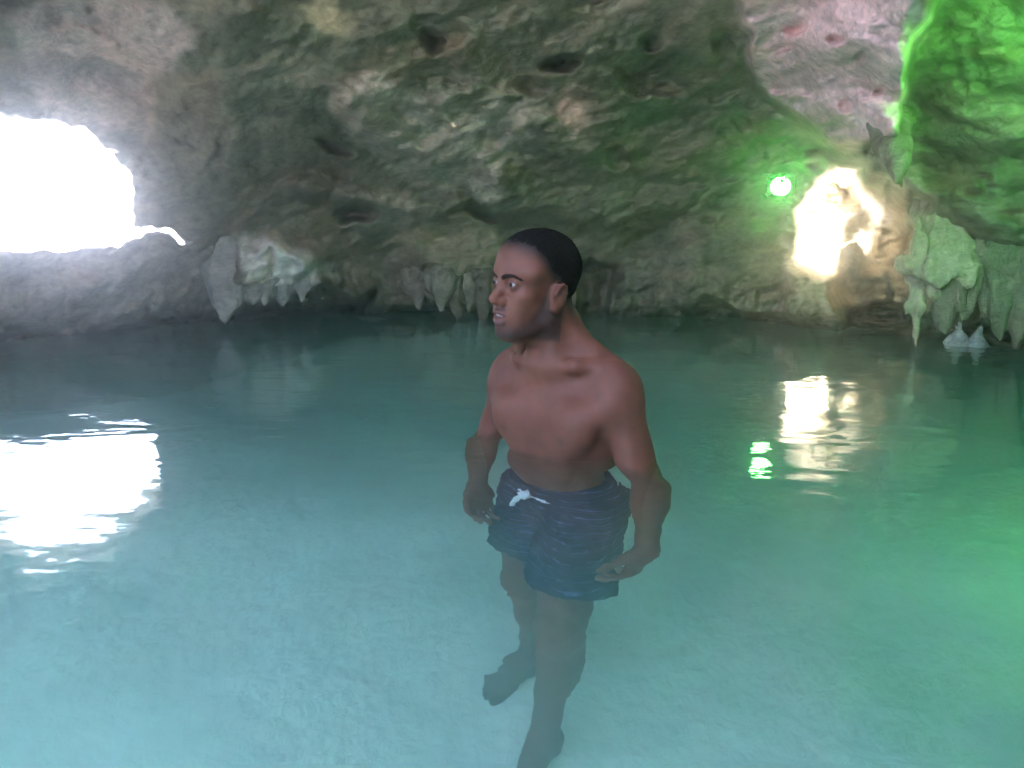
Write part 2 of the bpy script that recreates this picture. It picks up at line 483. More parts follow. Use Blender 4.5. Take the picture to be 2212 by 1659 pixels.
tc = N(nt, 'ShaderNodeTexCoord')
n1 = N(nt, 'ShaderNodeTexNoise', Scale=1.7, Detail=8.0, Roughness=0.66); nt.links.new(tc.outputs['Object'], n1.inputs['Vector'])
cr = N(nt, 'ShaderNodeValToRGB'); cr.color_ramp.elements[0].position = 0.3; cr.color_ramp.elements[0].color = (0.58, 0.56, 0.48, 1); cr.color_ramp.elements[1].position = 0.7; cr.color_ramp.elements[1].color = (0.87, 0.85, 0.79, 1)
nt.links.new(n1.outputs['Fac'], cr.inputs[0]); nt.links.new(cr.outputs[0], b.inputs['Base Color'])
b.inputs['Roughness'].default_value = 0.9
n2 = N(nt, 'ShaderNodeTexNoise', Scale=14.0, Detail=5.0); nt.links.new(tc.outputs['Object'], n2.inputs['Vector'])
bp = N(nt, 'ShaderNodeBump', Strength=0.6, Distance=0.04); nt.links.new(n2.outputs['Fac'], bp.inputs['Height']); nt.links.new(bp.outputs[0], b.inputs['Normal'])
ground = mesh_obj('ground', np.stack([gx, gy, gz], -1), GF, m_sand)
tag(ground, 'pale silt floor of the pool rising to land outside', 'ground', kind='structure')

# ------------------------------------------------------------------ water
m_w = bpy.data.materials.new('clear_cave_water'); m_w.use_nodes = True
nt = m_w.node_tree; nt.nodes.clear()
out = N(nt, 'ShaderNodeOutputMaterial')
gl = N(nt, 'ShaderNodeBsdfGlass', IOR=1.333, Roughness=0.0)
tc = N(nt, 'ShaderNodeTexCoord')
mp = N(nt, 'ShaderNodeMapping'); mp.inputs['Scale'].default_value = (1.0, 1.7, 1.0); nt.links.new(tc.outputs['Object'], mp.inputs['Vector'])
n1 = N(nt, 'ShaderNodeTexNoise', Scale=3.0, Detail=2.0, Distortion=0.6); n2 = N(nt, 'ShaderNodeTexNoise', Scale=13.0, Detail=2.0)
for n in (n1, n2): nt.links.new(mp.outputs[0], n.inputs['Vector'])
ad = N(nt, 'ShaderNodeMath', operation='MULTIPLY_ADD'); nt.links.new(n2.outputs['Fac'], ad.inputs[0]); ad.inputs[1].default_value = 0.16; nt.links.new(n1.outputs['Fac'], ad.inputs[2])
vd = N(nt, 'ShaderNodeVectorMath', operation='DISTANCE'); vd.inputs[1].default_value = (0.13, 1.57, 0); nt.links.new(tc.outputs['Object'], vd.inputs[0])
s1 = N(nt, 'ShaderNodeMath', operation='MULTIPLY'); s1.inputs[1].default_value = 58.0; nt.links.new(vd.outputs['Value'], s1.inputs[0])
s2 = N(nt, 'ShaderNodeMath', operation='SINE'); nt.links.new(s1.outputs[0], s2.inputs[0])
s3 = N(nt, 'ShaderNodeMath', operation='MULTIPLY'); s3.inputs[1].default_value = -4.5; nt.links.new(vd.outputs['Value'], s3.inputs[0])
s4 = N(nt, 'ShaderNodeMath', operation='EXPONENT'); nt.links.new(s3.outputs[0], s4.inputs[0])
s5 = N(nt, 'ShaderNodeMath', operation='MULTIPLY'); nt.links.new(s2.outputs[0], s5.inputs[0]); nt.links.new(s4.outputs[0], s5.inputs[1])
s6 = N(nt, 'ShaderNodeMath', operation='MULTIPLY_ADD'); nt.links.new(s5.outputs[0], s6.inputs[0]); s6.inputs[1].default_value = 0.045; nt.links.new(ad.outputs[0], s6.inputs[2])
ad = s6
bp = N(nt, 'ShaderNodeBump', Strength=0.21, Distance=0.02); nt.links.new(ad.outputs[0], bp.inputs['Height']); nt.links.new(bp.outputs[0], gl.inputs['Normal'])
nt.links.new(gl.outputs[0], out.inputs['Surface'])
va = N(nt, 'ShaderNodeVolumeAbsorption', Density=0.30); va.inputs['Color'].default_value = (0.38, 0.95, 0.93, 1)
vs = N(nt, 'ShaderNodeVolumeScatter', Density=0.34); vs.inputs['Color'].default_value = (0.60, 0.98, 0.98, 1); vs.inputs['Anisotropy'].default_value = 0.3
av = N(nt, 'ShaderNodeAddShader'); nt.links.new(va.outputs[0], av.inputs[0]); nt.links.new(vs.outputs[0], av.inputs[1])
nt.links.new(av.outputs[0], out.inputs['Volume'])
wx0, wx1, wy0, wy1 = -5.0, 5.0, -3.9, 5.6
WV = [(wx0, wy0, -5), (wx1, wy0, -5), (wx1, wy1, -5), (wx0, wy1, -5), (wx0, wy0, 0), (wx1, wy0, 0), (wx1, wy1, 0), (wx0, wy1, 0)]
WF = [(3, 2, 1, 0), (4, 5, 6, 7), (0, 1, 5, 4), (1, 2, 6, 5), (2, 3, 7, 6), (3, 0, 4, 7)]
water = mesh_obj('water', WV, WF, m_w, smooth=False)
tag(water, 'still turquoise cave pool water', 'water', kind='structure')


# ------------------------------------------------------------------ hanging rock, stones
M_pale = rock_material('bleached_limestone', False, (0.50, 0.465, 0.43), 2.0)
M_grey = rock_material('grey_limestone', False, (0.34, 0.31, 0.265), 1.0)
M_drip = rock_material('beige_limestone', False, (0.30, 0.26, 0.19), 1.0)
M_cream = rock_material('cream_flowstone', False, (0.40, 0.34, 0.24), 2.0)
M_brown = rock_material('damp_brown_limestone', False, (0.19, 0.155, 0.115), 2.0)
M_green = rock_material('algae_limestone', False, (0.16, 0.155, 0.10), 2.0)
M_white = rock_material('white_calcite', False, (0.78, 0.76, 0.76), 2.0)

def rock_thing(name, caps, mat, label, cat, group=None, h=.010, amp=.02, flute=.012, seed=1, k=.03):
    """caps: (point, point, radius, radius) in metres"""
    P_ = np.array([c[0] for c in caps] + [c[1] for c in caps]); R0 = max(max(c[2], c[3]) for c in caps) + .05
    F = Field(P_.min(0) - R0, P_.max(0) + R0, h)
    for a, b, r1, r2 in caps: F.cap(a, b, r1, r2, k=k)
    s, Pg = F.block(F.lo, F.lo + F.h * (F.n - 1)); fl = Pg.reshape(-1, 3)
    band = np.abs(F.f.ravel()) < .12
    d = np.zeros(len(fl)); q = fl[band]
    d[band] = amp * fbm(q * 7, 4, seed) + flute * fbm(q * np.array([22, 22, 3.0]), 3, seed + 5)
    F.f += d.reshape(F.f.shape).astype(np.float32)
    v, qd = F.mesh()
    base = np.array([v[:, 0].mean(), v[:, 1].mean(), v[:, 2].max()])
    o = mesh_obj(name, v - base, qd, mat); o.location = base
    return tag(o, label, cat, group)

def unit2(v): return np.array([v[0], v[1], 0]) / math.hypot(v[0], v[1])
def W(x, y, r): return at(x, y, r)
r0 = shell_rho(560, 600) - .02
rock_thing('stalactite', [(W(500, 520, r0 + .30), W(490, 645, r0 + .03), .26, .075), (W(490, 645, r0 + .03), W(487, 704, r0 + .0), .075, .006),
                          (W(560, 560, r0 + .28), W(545, 640, r0 + .10), .20, .05)], M_grey,
           'pale pointed stalactite tapering down to touch the water under the rock with the painted sun patch', 'stalactite', amp=.012)
for i, (x, y0, y1, r, dr) in enumerate(((572, 600, 652, .06, .04), (606, 610, 660, .055, .06), (648, 600, 646, .06, .08), (690, 600, 640, .05, .09))):
    rr_ = shell_rho(x, 590) + dr + .05
    rock_thing('stalactite', [(W(x, y0 - 20, rr_ + .10), W(x + 3, y1, rr_ + .0), r + .07, .020)], M_grey, ('short grey stalactite of the fringe, next to the pointed one touching the water', 'longer blunt stalactite, second in the grey fringe beside the pointed one', 'grey blunt stalactite in the middle of the fringe below the painted sun patch', 'short stubby stalactite ending the grey fringe beside the dark hollow')[i], 'stalactite', 'short stalactites below the bleached rock', amp=.035, seed=20 + i)
for i, (x, y0, y1, r) in enumerate(((955, 605, 668, .06), (985, 615, 694, .035), (1012, 600, 674, .05), (1040, 590, 698, .045), (900, 610, 662, .06))):
    rr_ = shell_rho(x, 610)
    rock_thing('stalactite', [(W(x, y0, rr_ + .05), W(x + 2, y1, rr_ - .02), r + .05, .014)], M_brown if i % 2 else M_drip, ('beige drip stalactite between the wide blunt one and the thin brown one', 'thin brown drip stalactite almost touching the water behind the person', 'beige drip stalactite between two thin brown ones behind the person', 'brown drip stalactite nearest the face of the wading person', 'wide blunt beige stalactite farthest from the face in the drip row')[i], 'stalactite', 'drip stalactites behind the person', amp=.035, seed=30 + i)
rs = shell_rho(1930, 270)
rock_thing('stalactite', [(W(1925, 270, rs + .22), W(1940, 360, rs + .04), .075, .034), (W(1940, 360, rs + .04), W(1949, 432, rs + .04), .034, .006)], M_brown,
           'dark slender stalactite hanging from the lower corner of the pink slab', 'stalactite', amp=.015, seed=41)
# flowstone mass on the right with a spike and hanging fringes
rf = 3.55
rock_thing('flowstone', [(W(2060, 395, rf + .32), W(2050, 560, rf), .16, .10), (W(2105, 400, rf + .34), W(2095, 520, rf + .08), .14, .07), (W(2010, 390, rf + .40), W(2020, 470, rf + .15), .09, .03),
                         (W(1972, 572, rf - .04), W(2085, 585, rf - .04), .050, .060), (W(2030, 560, rf), W(2070, 600, rf), .06, .05), (W(2130, 420, rf + .15), W(2120, 560, rf + .15), .10, .06)], M_cream,
           'cream fluted flowstone mass with a broad ledge below the green-lit rock', 'flowstone', amp=.03, flute=.028, seed=51)
rock_thing('stalagmite', [(W(1980, 575, rf - .05), W(1985, 530, rf - .05), .035, .025), (W(1985, 530, rf - .05), W(1984, 470, rf - .05), .025, .004)], M_cream,
           'thin upright spike of rock standing on the flowstone ledge', 'stalagmite', h=.007, amp=.01, seed=52)
for i, (x, y0, y1, r, x2, m_, lab) in enumerate(((1982, 590, 745, .038, 1976, M_cream, 'longest cream stalactite hanging from the tip of the flowstone ledge'),
                                            (2015, 605, 640, .035, 2018, M_cream, 'stubby cream stalactite under the middle of the flowstone ledge'),
                                            (2052, 590, 742, .060, 2040, M_brown, 'thick brown stalactite under the flowstone ledge reaching the water'),
                                            (2122, 550, 690, .050, 2078, M_brown, 'slanting brown rock rib between the flowstone and the white stones'),
                                            (2165, 560, 748, .075, 2160, M_green, 'green-stained stalactite right behind the white stones'),
                                            (2205, 560, 752, .075, 2198, M_brown, 'broad brown stalactite reaching the water beyond the white stones'))):
    rock_thing('stalactite', [(W(x, y0, rf + .02), W((x + x2) / 2, (y0 + y1) / 2, rf), r * 1.25, r * .85), (W((x + x2) / 2, (y0 + y1) / 2, rf), W(x2, y1, rf - .02), r * .85, .010)], m_, lab, 'stalactite', 'stalactites under the flowstone', amp=.015, flute=.02, seed=60 + i)
# rock rib running beside the lit arch
for i, (x, dx, hgt, r, lab) in enumerate(((2072, -4, .105, .062, 'taller white pointed stone standing in the water at the right wall'), (2112, 3, .085, .054, 'shorter white pointed stone standing in the water at the right wall'))):
    b_ = at(x, 726, shell_rho(x, 726) - .03); b_[2] = -.03
    t_ = b_ + np.array([dx / 400, 0, .03 + hgt])
    rock_thing('stone', [(b_ - np.array([0, 0, .06]) + unit2(b_) * .08, b_, r, r), (b_, t_, r, .008)], M_white, lab, 'stone', 'white stones at the water line', h=.006, amp=.016, flute=.006, seed=80 + i)

# ------------------------------------------------------------------ floodlights
m_house, nt, b, out = new_mat('black_lamp_housing'); b.inputs['Base Color'].default_value = (.02, .02, .02, 1); b.inputs['Roughness'].default_value = .5
def emis(name, col, st):
    m = bpy.data.materials.new(name); m.use_nodes = True; nt = m.node_tree; nt.nodes.clear()
    o = N(nt, 'ShaderNodeOutputMaterial'); e = N(nt, 'ShaderNodeEmission'); e.inputs[0].default_value = (*col, 1); e.inputs[1].default_value = st
    nt.links.new(e.outputs[0], o.inputs[0]); return m
def box(sx, sy, sz, c=(0, 0, 0), bev=.12):
    import bmesh
    bm = bmesh.new(); bmesh.ops.create_cube(bm, size=1.0, matrix=Matrix.Translation(c) @ Matrix.Diagonal((sx, sy, sz, 1)))
    bmesh.ops.bevel(bm, geom=list(bm.edges), offset=min(sx, sy, sz) * bev, segments=2, affect='EDGES')
    return bm
def bm_obj(name, bm, mat, parent):
    me = bpy.data.meshes.new(name); bm.to_mesh(me); bm.free(); me.materials.append(mat); return link(bpy.data.objects.new(name, me), parent)
def disc_cap2(r, n=28):
    v = [(0, 0, -.012)] + [(r * .6 * math.cos(2 * math.pi * j / n), r * .6 * math.sin(2 * math.pi * j / n), -.008) for j in range(n)] + [(r * math.cos(2 * math.pi * j / n), r * math.sin(2 * math.pi * j / n), .006) for j in range(n)]
    q = []
    for j in range(n):
        k = (j + 1) % n; q.append((1 + j, 1 + k, 1 + n + k, 1 + n + j))
        if j % 2 == 0: q.append((0, 1 + (j + 2) % n, 1 + k, 1 + j))
    return v, q
def floodlight(pos, target, col, lens_strength, watts, size, label, spread=150, r=.03):
    t = link(bpy.data.objects.new('floodlight', None)); t.empty_display_size = .1
    t.location = pos; t.rotation_euler = (Vector(target) - Vector(pos)).to_track_quat('-Z', 'Y').to_euler()
    tag(t, label, 'floodlight')
    hs = bm_obj('housing', box(size * 1.25, size, .05, (0, 0, .03)), m_house, t)
    for k in range(5):
        bm_obj('cooling_fin', box(size * 1.1, .004, .03, (0, (k - 2) * size * .18, .068)), m_house, hs)
    v, q = disc_cap2(size * .48); mesh_obj('lens', v, q, emis('lamp_lens', col, lens_strength), t)
    br = bm_obj('bracket', box(size * 1.4, .02, .006, (0, 0, .10)), m_house, t)
    for s in (1, -1): bm_obj('bracket_arm', box(.006, .02, .09, (s * size * .68, 0, .055)), m_house, br)
    ld = bpy.data.lights.new('lamp_light', 'SPOT'); ld.energy = watts; ld.color = col; ld.spot_size = R_(spread); ld.spot_blend = .7; ld.shadow_soft_size = r
    lo = link(bpy.data.objects.new('lamp_light', ld), t); lo.location = (0, 0, -.03)
    return t
GRN = (0.16, 1.0, 0.15)
rg = shell_rho(1685, 405)
floodlight(at(1686, 404, rg - .07), at(1560, 760, rg - 1.9), GRN, 5.0, 0.03, .11, 'green floodlight glowing in the small recess left of the bright arch', 110)
g2_ = floodlight(at(2400, 90, shell_rho(2400, 90) - .50), at(2150, 130, 3.1), GRN, 6.0, 1.7, .16, 'green floodlight clamped under the roof at the side wall, shining along the rock', 150, .12)
ra_ = shell_rho(1765, 500)
floodlight(at(1764, 597, ra_ - .18), at(1772, 440, ra_ - .02), (1.0, .97, .94), 6.0, 34.0, .12, 'warm white floodlight tucked in the bright arch', 150)

floodlight((2.15, 1.70, -1.02), (0.6, 2.3, -1.0), GRN, 6.0, 0.10, .16, 'green underwater floodlight standing on the pool floor by the side wall', 165, .08)
# leafy plant round the green floodlight
m_leaf, nt, b, out = new_mat('fern_leaf'); b.inputs['Base Color'].default_value = (.05, .11, .03, 1); b.inputs['Roughness'].default_value = .5
b.inputs['Transmission Weight'].default_value = 0.0; b.inputs['Subsurface Weight'].default_value = .3
pl_c = at(1680, 418, rg - .17)
plant = link(bpy.data.objects.new('fern', None)); plant.location = pl_c; tag(plant, 'small fern growing round the green floodlight in the recess', 'fern')
_r = random.Random(4)
leaf_v = np.array([(0, 0, 0), (.010, .02, .003), (.012, .04, .004), (.007, .06, .002), (0, .075, -.004), (-.007, .06, .002), (-.012, .04, .004), (-.010, .02, .003), (0, .02, -.002), (0, .04, -.003), (0, .06, -.003)])
leaf_f = [(0, 1, 8, 7), (1, 2, 9, 8), (2, 3, 10, 9), (3, 4, 5, 10), (10, 5, 6, 9), (9, 6, 7, 8)]
leaf0 = None
for k in range(34):
    if leaf0 is None:
        leaf0 = lf = mesh_obj('leaf', leaf_v, leaf_f, m_leaf, plant)
    else:
        lf = leaf0.copy(); SC.collection.objects.link(lf); lf.parent = plant
    lf.location = (_r.uniform(-.07, .05), _r.uniform(-.03, .04), _r.uniform(-.05, .10))
    lf.rotation_euler = (_r.uniform(-.6, 1.4), _r.uniform(-1, 1), _r.uniform(0, 6.28)); lf.scale = (_r.uniform(.4, .75),) * 3
# ------------------------------------------------------------------ the person
def unit(v):
    v = np.array(v, float); return v / np.linalg.norm(v)
def yaw_axes(deg):
    a = R_(deg); f = np.array([-math.sin(a), -math.cos(a), 0]); l = np.array([math.cos(a), -math.sin(a), 0])
    return np.stack([l, f, np.array([0, 0, 1.0])], 1)          # columns: left, front, up
MT = yaw_axes(43); CT = np.array([0.112, 1.585, 0.0])          # chest
MP = yaw_axes(47); CP = np.array([0.120, 1.585, 0.0])          # pelvis
MH = yaw_axes(56)
_tl = R_(4); MH = MH @ np.array([[math.cos(_tl), 0, math.sin(_tl)], [0, 1, 0], [-math.sin(_tl), 0, math.cos(_tl)]])
HC = np.array([0.046, 1.552, 0.381])
def T(p): return CT + MT @ np.array(p, float)
def Pv(p): return CP + MP @ np.array(p, float)
def Hd(p): return HC + MH @ np.array(p, float)
LS, RS = T((.160, -.005, .148)), T((-.160, -.005, .148))
LE, LW = np.array([.300, 1.425, -.125]), np.array([.280, 1.355, -.375])
RE, RW = np.array([-.075, 1.745, -.115]), np.array([-.088, 1.645, -.345])
LHIP, RHIP = Pv((.080, .0, -.36)), Pv((-.080, .0, -.36))
LK, LA = np.array([.108, 1.405, -.735]), np.array([.072, 1.40, -1.12])
RK, RA = np.array([.035, 1.575, -.725]), np.array([.055, 1.64, -1.09])

def build_head(F):
    e = lambda c, r, k=.015, op='u', M=None: F.ell(Hd(c), r, MH if M is None else MH @ M, k, op)
    c = lambda a, b, r1, r2=None, k=.012, op='u': F.cap(Hd(a), Hd(b), r1, r2, k, op)
    e((0, -.020, .036), (.0745, .096, .082), .02)
    e((0, .020, .040), (.066, .068, .066), .02)                 # forehead
    e((0, .030, -.028), (.058, .052, .088), .025)               # face
    e((0, .028, -.080), (.048, .044, .036), .02)                # lower face
    c((0, .066, -.098), (0, .060, -.100), .021, k=.022)         # chin
    for s in (1, -1):
        c((s * .056, -.010, -.052), (s * .050, .0, -.072), .014, k=.02)
        c((s * .048, .002, -.075), (s * .014, .062, -.104), .014, .016, k=.02)     # jaw line
        c((s * .016, .0745, .026), (s * .045, .058, .026), .011, .010, k=.016)     # brow ridge
        e((s * .046, .050, -.020), (.018, .020, .015), .02)                        # cheek bone
        e((s * .032, .052, -.050), (.022, .024, .026), .02)                        # cheek
        e((s * .033, .082, .004), (.015, .014, .011), .010, 's')                   # eye hollow
        e((s * .058, .040, .030), (.02, .02, .02), .015)
    # nose
    c((0, .074, .012), (0, .097, -.026), .0075, .0115, k=.012)
    e((0, .098, -.030), (.0125, .0125, .0105), .008)
    for s in (1, -1):
        e((s * .0135, .086, -.034), (.0090, .0125, .0090), .006)
        e((s * .007, .096, -.0425), (.0040, .0055, .0035), .003, 's')
    # mouth
    e((0, .068, -.064), (.030, .022, .028), .014)
    for s in (1, -1):
        c((0, .0910, -.0575), (s * .013, .0875, -.0585), .0052, .0048, k=.005)
        c((s * .013, .0875, -.0585), (s * .0245, .0765, -.0645), .0048, .0030, k=.005)
        c((0, .0895, -.0785), (s * .013, .0855, -.0770), .0064, .0056, k=.005)
        c((s * .013, .0855, -.0770), (s * .0235, .0765, -.0665), .0056, .0030, k=.005)
        c((s * .0005, .093, -.0657), (s * .0165, .0865, -.0652), .0062, .0030, k=.002, op='s')
    # eyes: lids over the ball, then the slit
    for s in (1, -1):
        e((s * .0325, .0695, .004), (.0142, .0142, .0138), .006)
        e((s * .0325, .0840, .0045), (.0122, .0120, .0040), .002, 's', np.array([[1, 0, -s * .12], [0, 1, 0], [s * .12, 0, 1]]))
    # ears
    for s in (1, -1):
        a = R_(22) * s
        ME = np.array([[math.cos(a), -math.sin(a), 0], [math.sin(a), math.cos(a), 0], [0, 0, 1]])
        e((s * .0770, -.012, -.018), (.0065, .0185, .027), .008, 'u', ME)
        e((s * .0750, -.006, -.042), (.0065, .009, .010), .008, 'u', ME)
        for k in range(7):                                                         # rim
            t0, t1 = R_(-60 + k * 38), R_(-60 + (k + 1) * 38)
            if k < 6:
                c((s * (.083 - .005 * math.cos(t0 + .4)), -.014 - .0175 * math.cos(t0 - .3), -.017 + .0240 * math.sin(t0)),
                  (s * (.083 - .005 * math.cos(t1 + .4)), -.014 - .0175 * math.cos(t1 - .3), -.017 + .0240 * math.sin(t1)), .0038, k=.003)
        e((s * .0860, -.006, -.022), (.0080, .0085, .0115), .004, 's', ME)
        e((s * .0870, -.016, -.008), (.0050, .0065, .0095), .004, 's', ME)
    # neck
    F.cap(Hd((0, -.030, -.040)), T((0, -.030, .185)), .057, .060, k=.035)
    for s in (1, -1):
        F.cap(Hd((s * .046, -.028, -.050)), T((s * .020, .058, .200)), .010, .006, k=.035)
    F.ell(Hd((0, .030, -.140)), (.013, .013, .018), None, .02)

def finger(F, base, d, pn, L, r, curl):
    p = np.array(base, float); d = unit(d)
    for i, (fr, cu) in enumerate(((.45, curl[0]), (.31, curl[1]), (.24, curl[2]))):
        d = unit(d * math.cos(cu) + pn * math.sin(cu)); q = p + d * L * fr
        F.cap(p, q, r * (1 - .08 * i), r * (.92 - .09 * i), k=.006)
        pn = unit(pn - d * (pn @ d)); p = q
    return p
def hand(F, wr, d, pn, thumb, curl):
    d = unit(d); pn = unit(np.array(pn) - d * (np.array(pn) @ d)); th = np.cross(pn, d)
    if th @ np.array(thumb) < 0: th = -th
    M = np.stack([th, d, pn], 1)
    F.ell(wr + d * .045, (.040, .052, .016), M, .015)
    F.ell(wr + d * .030 + th * .022 + pn * .010, (.015, .030, .014), M, .012)
    F.ell(wr + d * .035 - th * .024 + pn * .006, (.013, .030, .012), M, .012)
    F.cap(wr, wr + d * .03, .022, .022, k=.02)
    tips = []
    for off, L, r, fan, cm in ((.029, .070, .0088, .10, 1.0), (.010, .078, .0090, .03, 1.05), (-.010, .072, .0086, -.05, 1.12), (-.028, .057, .0076, -.14, 1.2)):
        b = wr + d * (.084 - abs(off) * .25) + th * off
        F.ell(b - d * .004 - pn * .004, (.011, .011, .010), M, .008)
        tips.append(finger(F, b, d + th * fan, pn, L, r, [x * cm for x in curl]))
    b = wr + d * .022 + th * .028 + pn * .008
    td = unit(d * .72 + th * .62 + pn * .30)
    m1 = b + td * .036
    F.cap(b, m1, .0125, .0105, k=.012)
    td2 = unit(d * .88 + th * .22 + pn * .42); m2 = m1 + td2 * .030; F.cap(m1, m2, .0100, .0090, k=.006)
    td3 = unit(d * .92 - th * .05 + pn * .40); F.cap(m2, m2 + td3 * .022, .0088, .0072, k=.006)
    return tips

def build_body(F):
    t = lambda c, r, k=.035, op='u': F.ell(T(c), r, MT, k, op)
    t((0, 0, .030), (.138, .096, .190)); t((0, .0, -.16), (.116, .080, .17), .05)
    F.cap(T((-.110, -.012, .148)), T((.110, -.012, .148)), .062, k=.04)
    for s in (1, -1):
        t((s * .070, .066, .066), (.074, .036, .064), .03)                    # chest muscle
        F.cap(T((s * .10, .062, .082)), T((s * .160, .030, .120)), .034, .030, k=.03)
        F.cap(Hd((s * .01, -.054, -.085)), T((s * .135, -.030, .180)), .036, .030, k=.05)  # trapezius
        F.cap(T((s * .020, .066, .200)), T((s * .085, .056, .207)), .0060, k=.030)
        F.cap(T((s * .085, .056, .207)), T((s * .148, .006, .206)), .0060, k=.030)          # collar bone
        t((s * .104, -.030, .010), (.042, .062, .135), .03)                    # flank
        t((s * .160, -.005, .136), (.050, .054, .074), .03)                    # shoulder
        t((s * .050, .072, -.10), (.045, .022, .10), .03)                      # belly muscle
    t((0, .040, .195), (.055, .036, .035), .035)
    F.cap(T((0, .118, .145)), T((0, .121, .02)), .006, .006, k=.02, op='s')
    F.ell(T((0, .094, -.185)), (.008, .010, .010), MT, .008, 's')
    for S, E_, W in ((LS, LE, LW), (RS, RE, RW)):
        F.cap(S, E_, .044, .034, k=.03)
        ax = unit(E_ - S); fr = MT @ np.array([0, 1, 0]); fr = unit(fr - ax * (fr @ ax))
        Mx = np.stack([np.cross(fr, ax), fr, ax], 1)
        F.ell(S + (E_ - S) * .58 + fr * .016, (.030, .027, .085), Mx, .025)
        F.ell(S + (E_ - S) * .50 - fr * .020, (.030, .025, .095), Mx, .025)
        F.cap(E_, W, .035, .0235, k=.025)
        ax = unit(W - E_); Mx = np.stack([np.cross(fr, ax), unit(np.cross(ax, np.cross(fr, ax))), ax], 1)
        F.ell(E_ + (W - E_) * .26, (.039, .036, .085), Mx, .03)
    p = lambda c, r, k=.05: F.ell(Pv(c), r, MP, k)
    p((0, -.008, -.30), (.128, .092, .13))
    for s in (1, -1): p((s * .066, -.060, -.37), (.078, .074, .085))
    for Hp, K, A_, tip in ((LHIP, LK, LA, np.array([-.008, 1.265, -1.183])), (RHIP, RK, RA, np.array([-.062, 1.572, -1.178]))):
        F.cap(Hp, K, .080, .052, k=.05)
        ax = unit(K - Hp); fr = MP @ np.array([0, 1, 0]); fr = unit(fr - ax * (fr @ ax)); Mx = np.stack([np.cross(fr, ax), fr, ax], 1)
        F.ell(Hp + (K - Hp) * .50 + fr * .024, (.060, .050, .15), Mx, .04)
        F.ell(K + fr * .012, (.044, .042, .052), Mx, .03)
        ax = unit(A_ - K); fr = unit(fr - ax * (fr @ ax)); Mx = np.stack([np.cross(fr, ax), fr, ax], 1)
        F.cap(K, A_, .046, .030, k=.03)
        for sd in (1, -1): F.ell(K + (A_ - K) * .33 - fr * .026 + Mx[:, 0] * .018 * sd, (.030, .036, .098), Mx, .03)
        F.cap(A_, A_ - ax * .02, .031, k=.02)
        fd = np.array([tip[0] - A_[0], tip[1] - A_[1], 0]); L = np.linalg.norm(fd); fd /= L; sd = np.array([-fd[1], fd[0], 0])
        heel = np.array([A_[0], A_[1], -1.172]) - fd * .045
        F.cap(heel, A_, .024, .030, k=.02)
        ball = np.array([A_[0], A_[1], -1.180]) + fd * max(L - .045, .10)
        F.cap(heel, ball, .020, .017, k=.02)
        for o, dl in ((.030, .030), (.014, .034), (-.001, .030), (-.015, .022), (-.028, .012)):
            F.cap(A_ + fd * .01, ball + sd * o, .022, .012, k=.015)
            F.cap(ball + sd * o, ball + sd * o * 1.1 + fd * (.012 + dl), .0125 if o > .02 else .0090, .008, k=.004)

def build_hands(F):
    tl = hand(F, LW, np.array([-.075, -.030, -.15]), -MT[:, 0] * .9 + MT[:, 1] * .1, MT[:, 1], (.30, .42, .32))
    tr = hand(F, RW, np.array([.022, -.070, -.12]), MT[:, 0] * .9 + MT[:, 1] * .2, MT[:, 1], (.28, .45, .35))
    return tl, tr

m_skin, nt, b, out = new_mat('dark_brown_skin')
a1 = N(nt, 'ShaderNodeAttribute', attribute_name='tone')
n1 = N(nt, 'ShaderNodeTexNoise', Scale=34.0, Detail=5.0); tc = N(nt, 'ShaderNodeTexCoord'); nt.links.new(tc.outputs['Object'], n1.inputs['Vector'])
r1 = N(nt, 'ShaderNodeMapRange'); r1.inputs[1].default_value = .3; r1.inputs[2].default_value = .7; r1.inputs[3].default_value = .86; r1.inputs[4].default_value = 1.12
nt.links.new(n1.outputs['Fac'], r1.inputs[0])
mx = N(nt, 'ShaderNodeMix', data_type='RGBA', blend_type='MULTIPLY'); mx.inputs[0].default_value = 1
nt.links.new(a1.outputs['Color'], mx.inputs[6]); nt.links.new(r1.outputs[0], mx.inputs[7]); nt.links.new(mx.outputs[2], b.inputs['Base Color'])
b.inputs['Roughness'].default_value = .56
b.inputs['Specular IOR Level'].default_value = .25
b.inputs['Subsurface Weight'].default_value = .12
b.inputs['Subsurface Radius'].default_value = (.010, .004, .002)
b.inputs['Subsurface Scale'].default_value = .6
n2 = N(nt, 'ShaderNodeTexNoise', Scale=260.0, Detail=3.0); nt.links.new(tc.outputs['Object'], n2.inputs['Vector'])
bp = N(nt, 'ShaderNodeBump', Strength=.12, Distance=.002); nt.links.new(n2.outputs['Fac'], bp.inputs['Height']); nt.links.new(bp.outputs[0], b.inputs['Normal'])

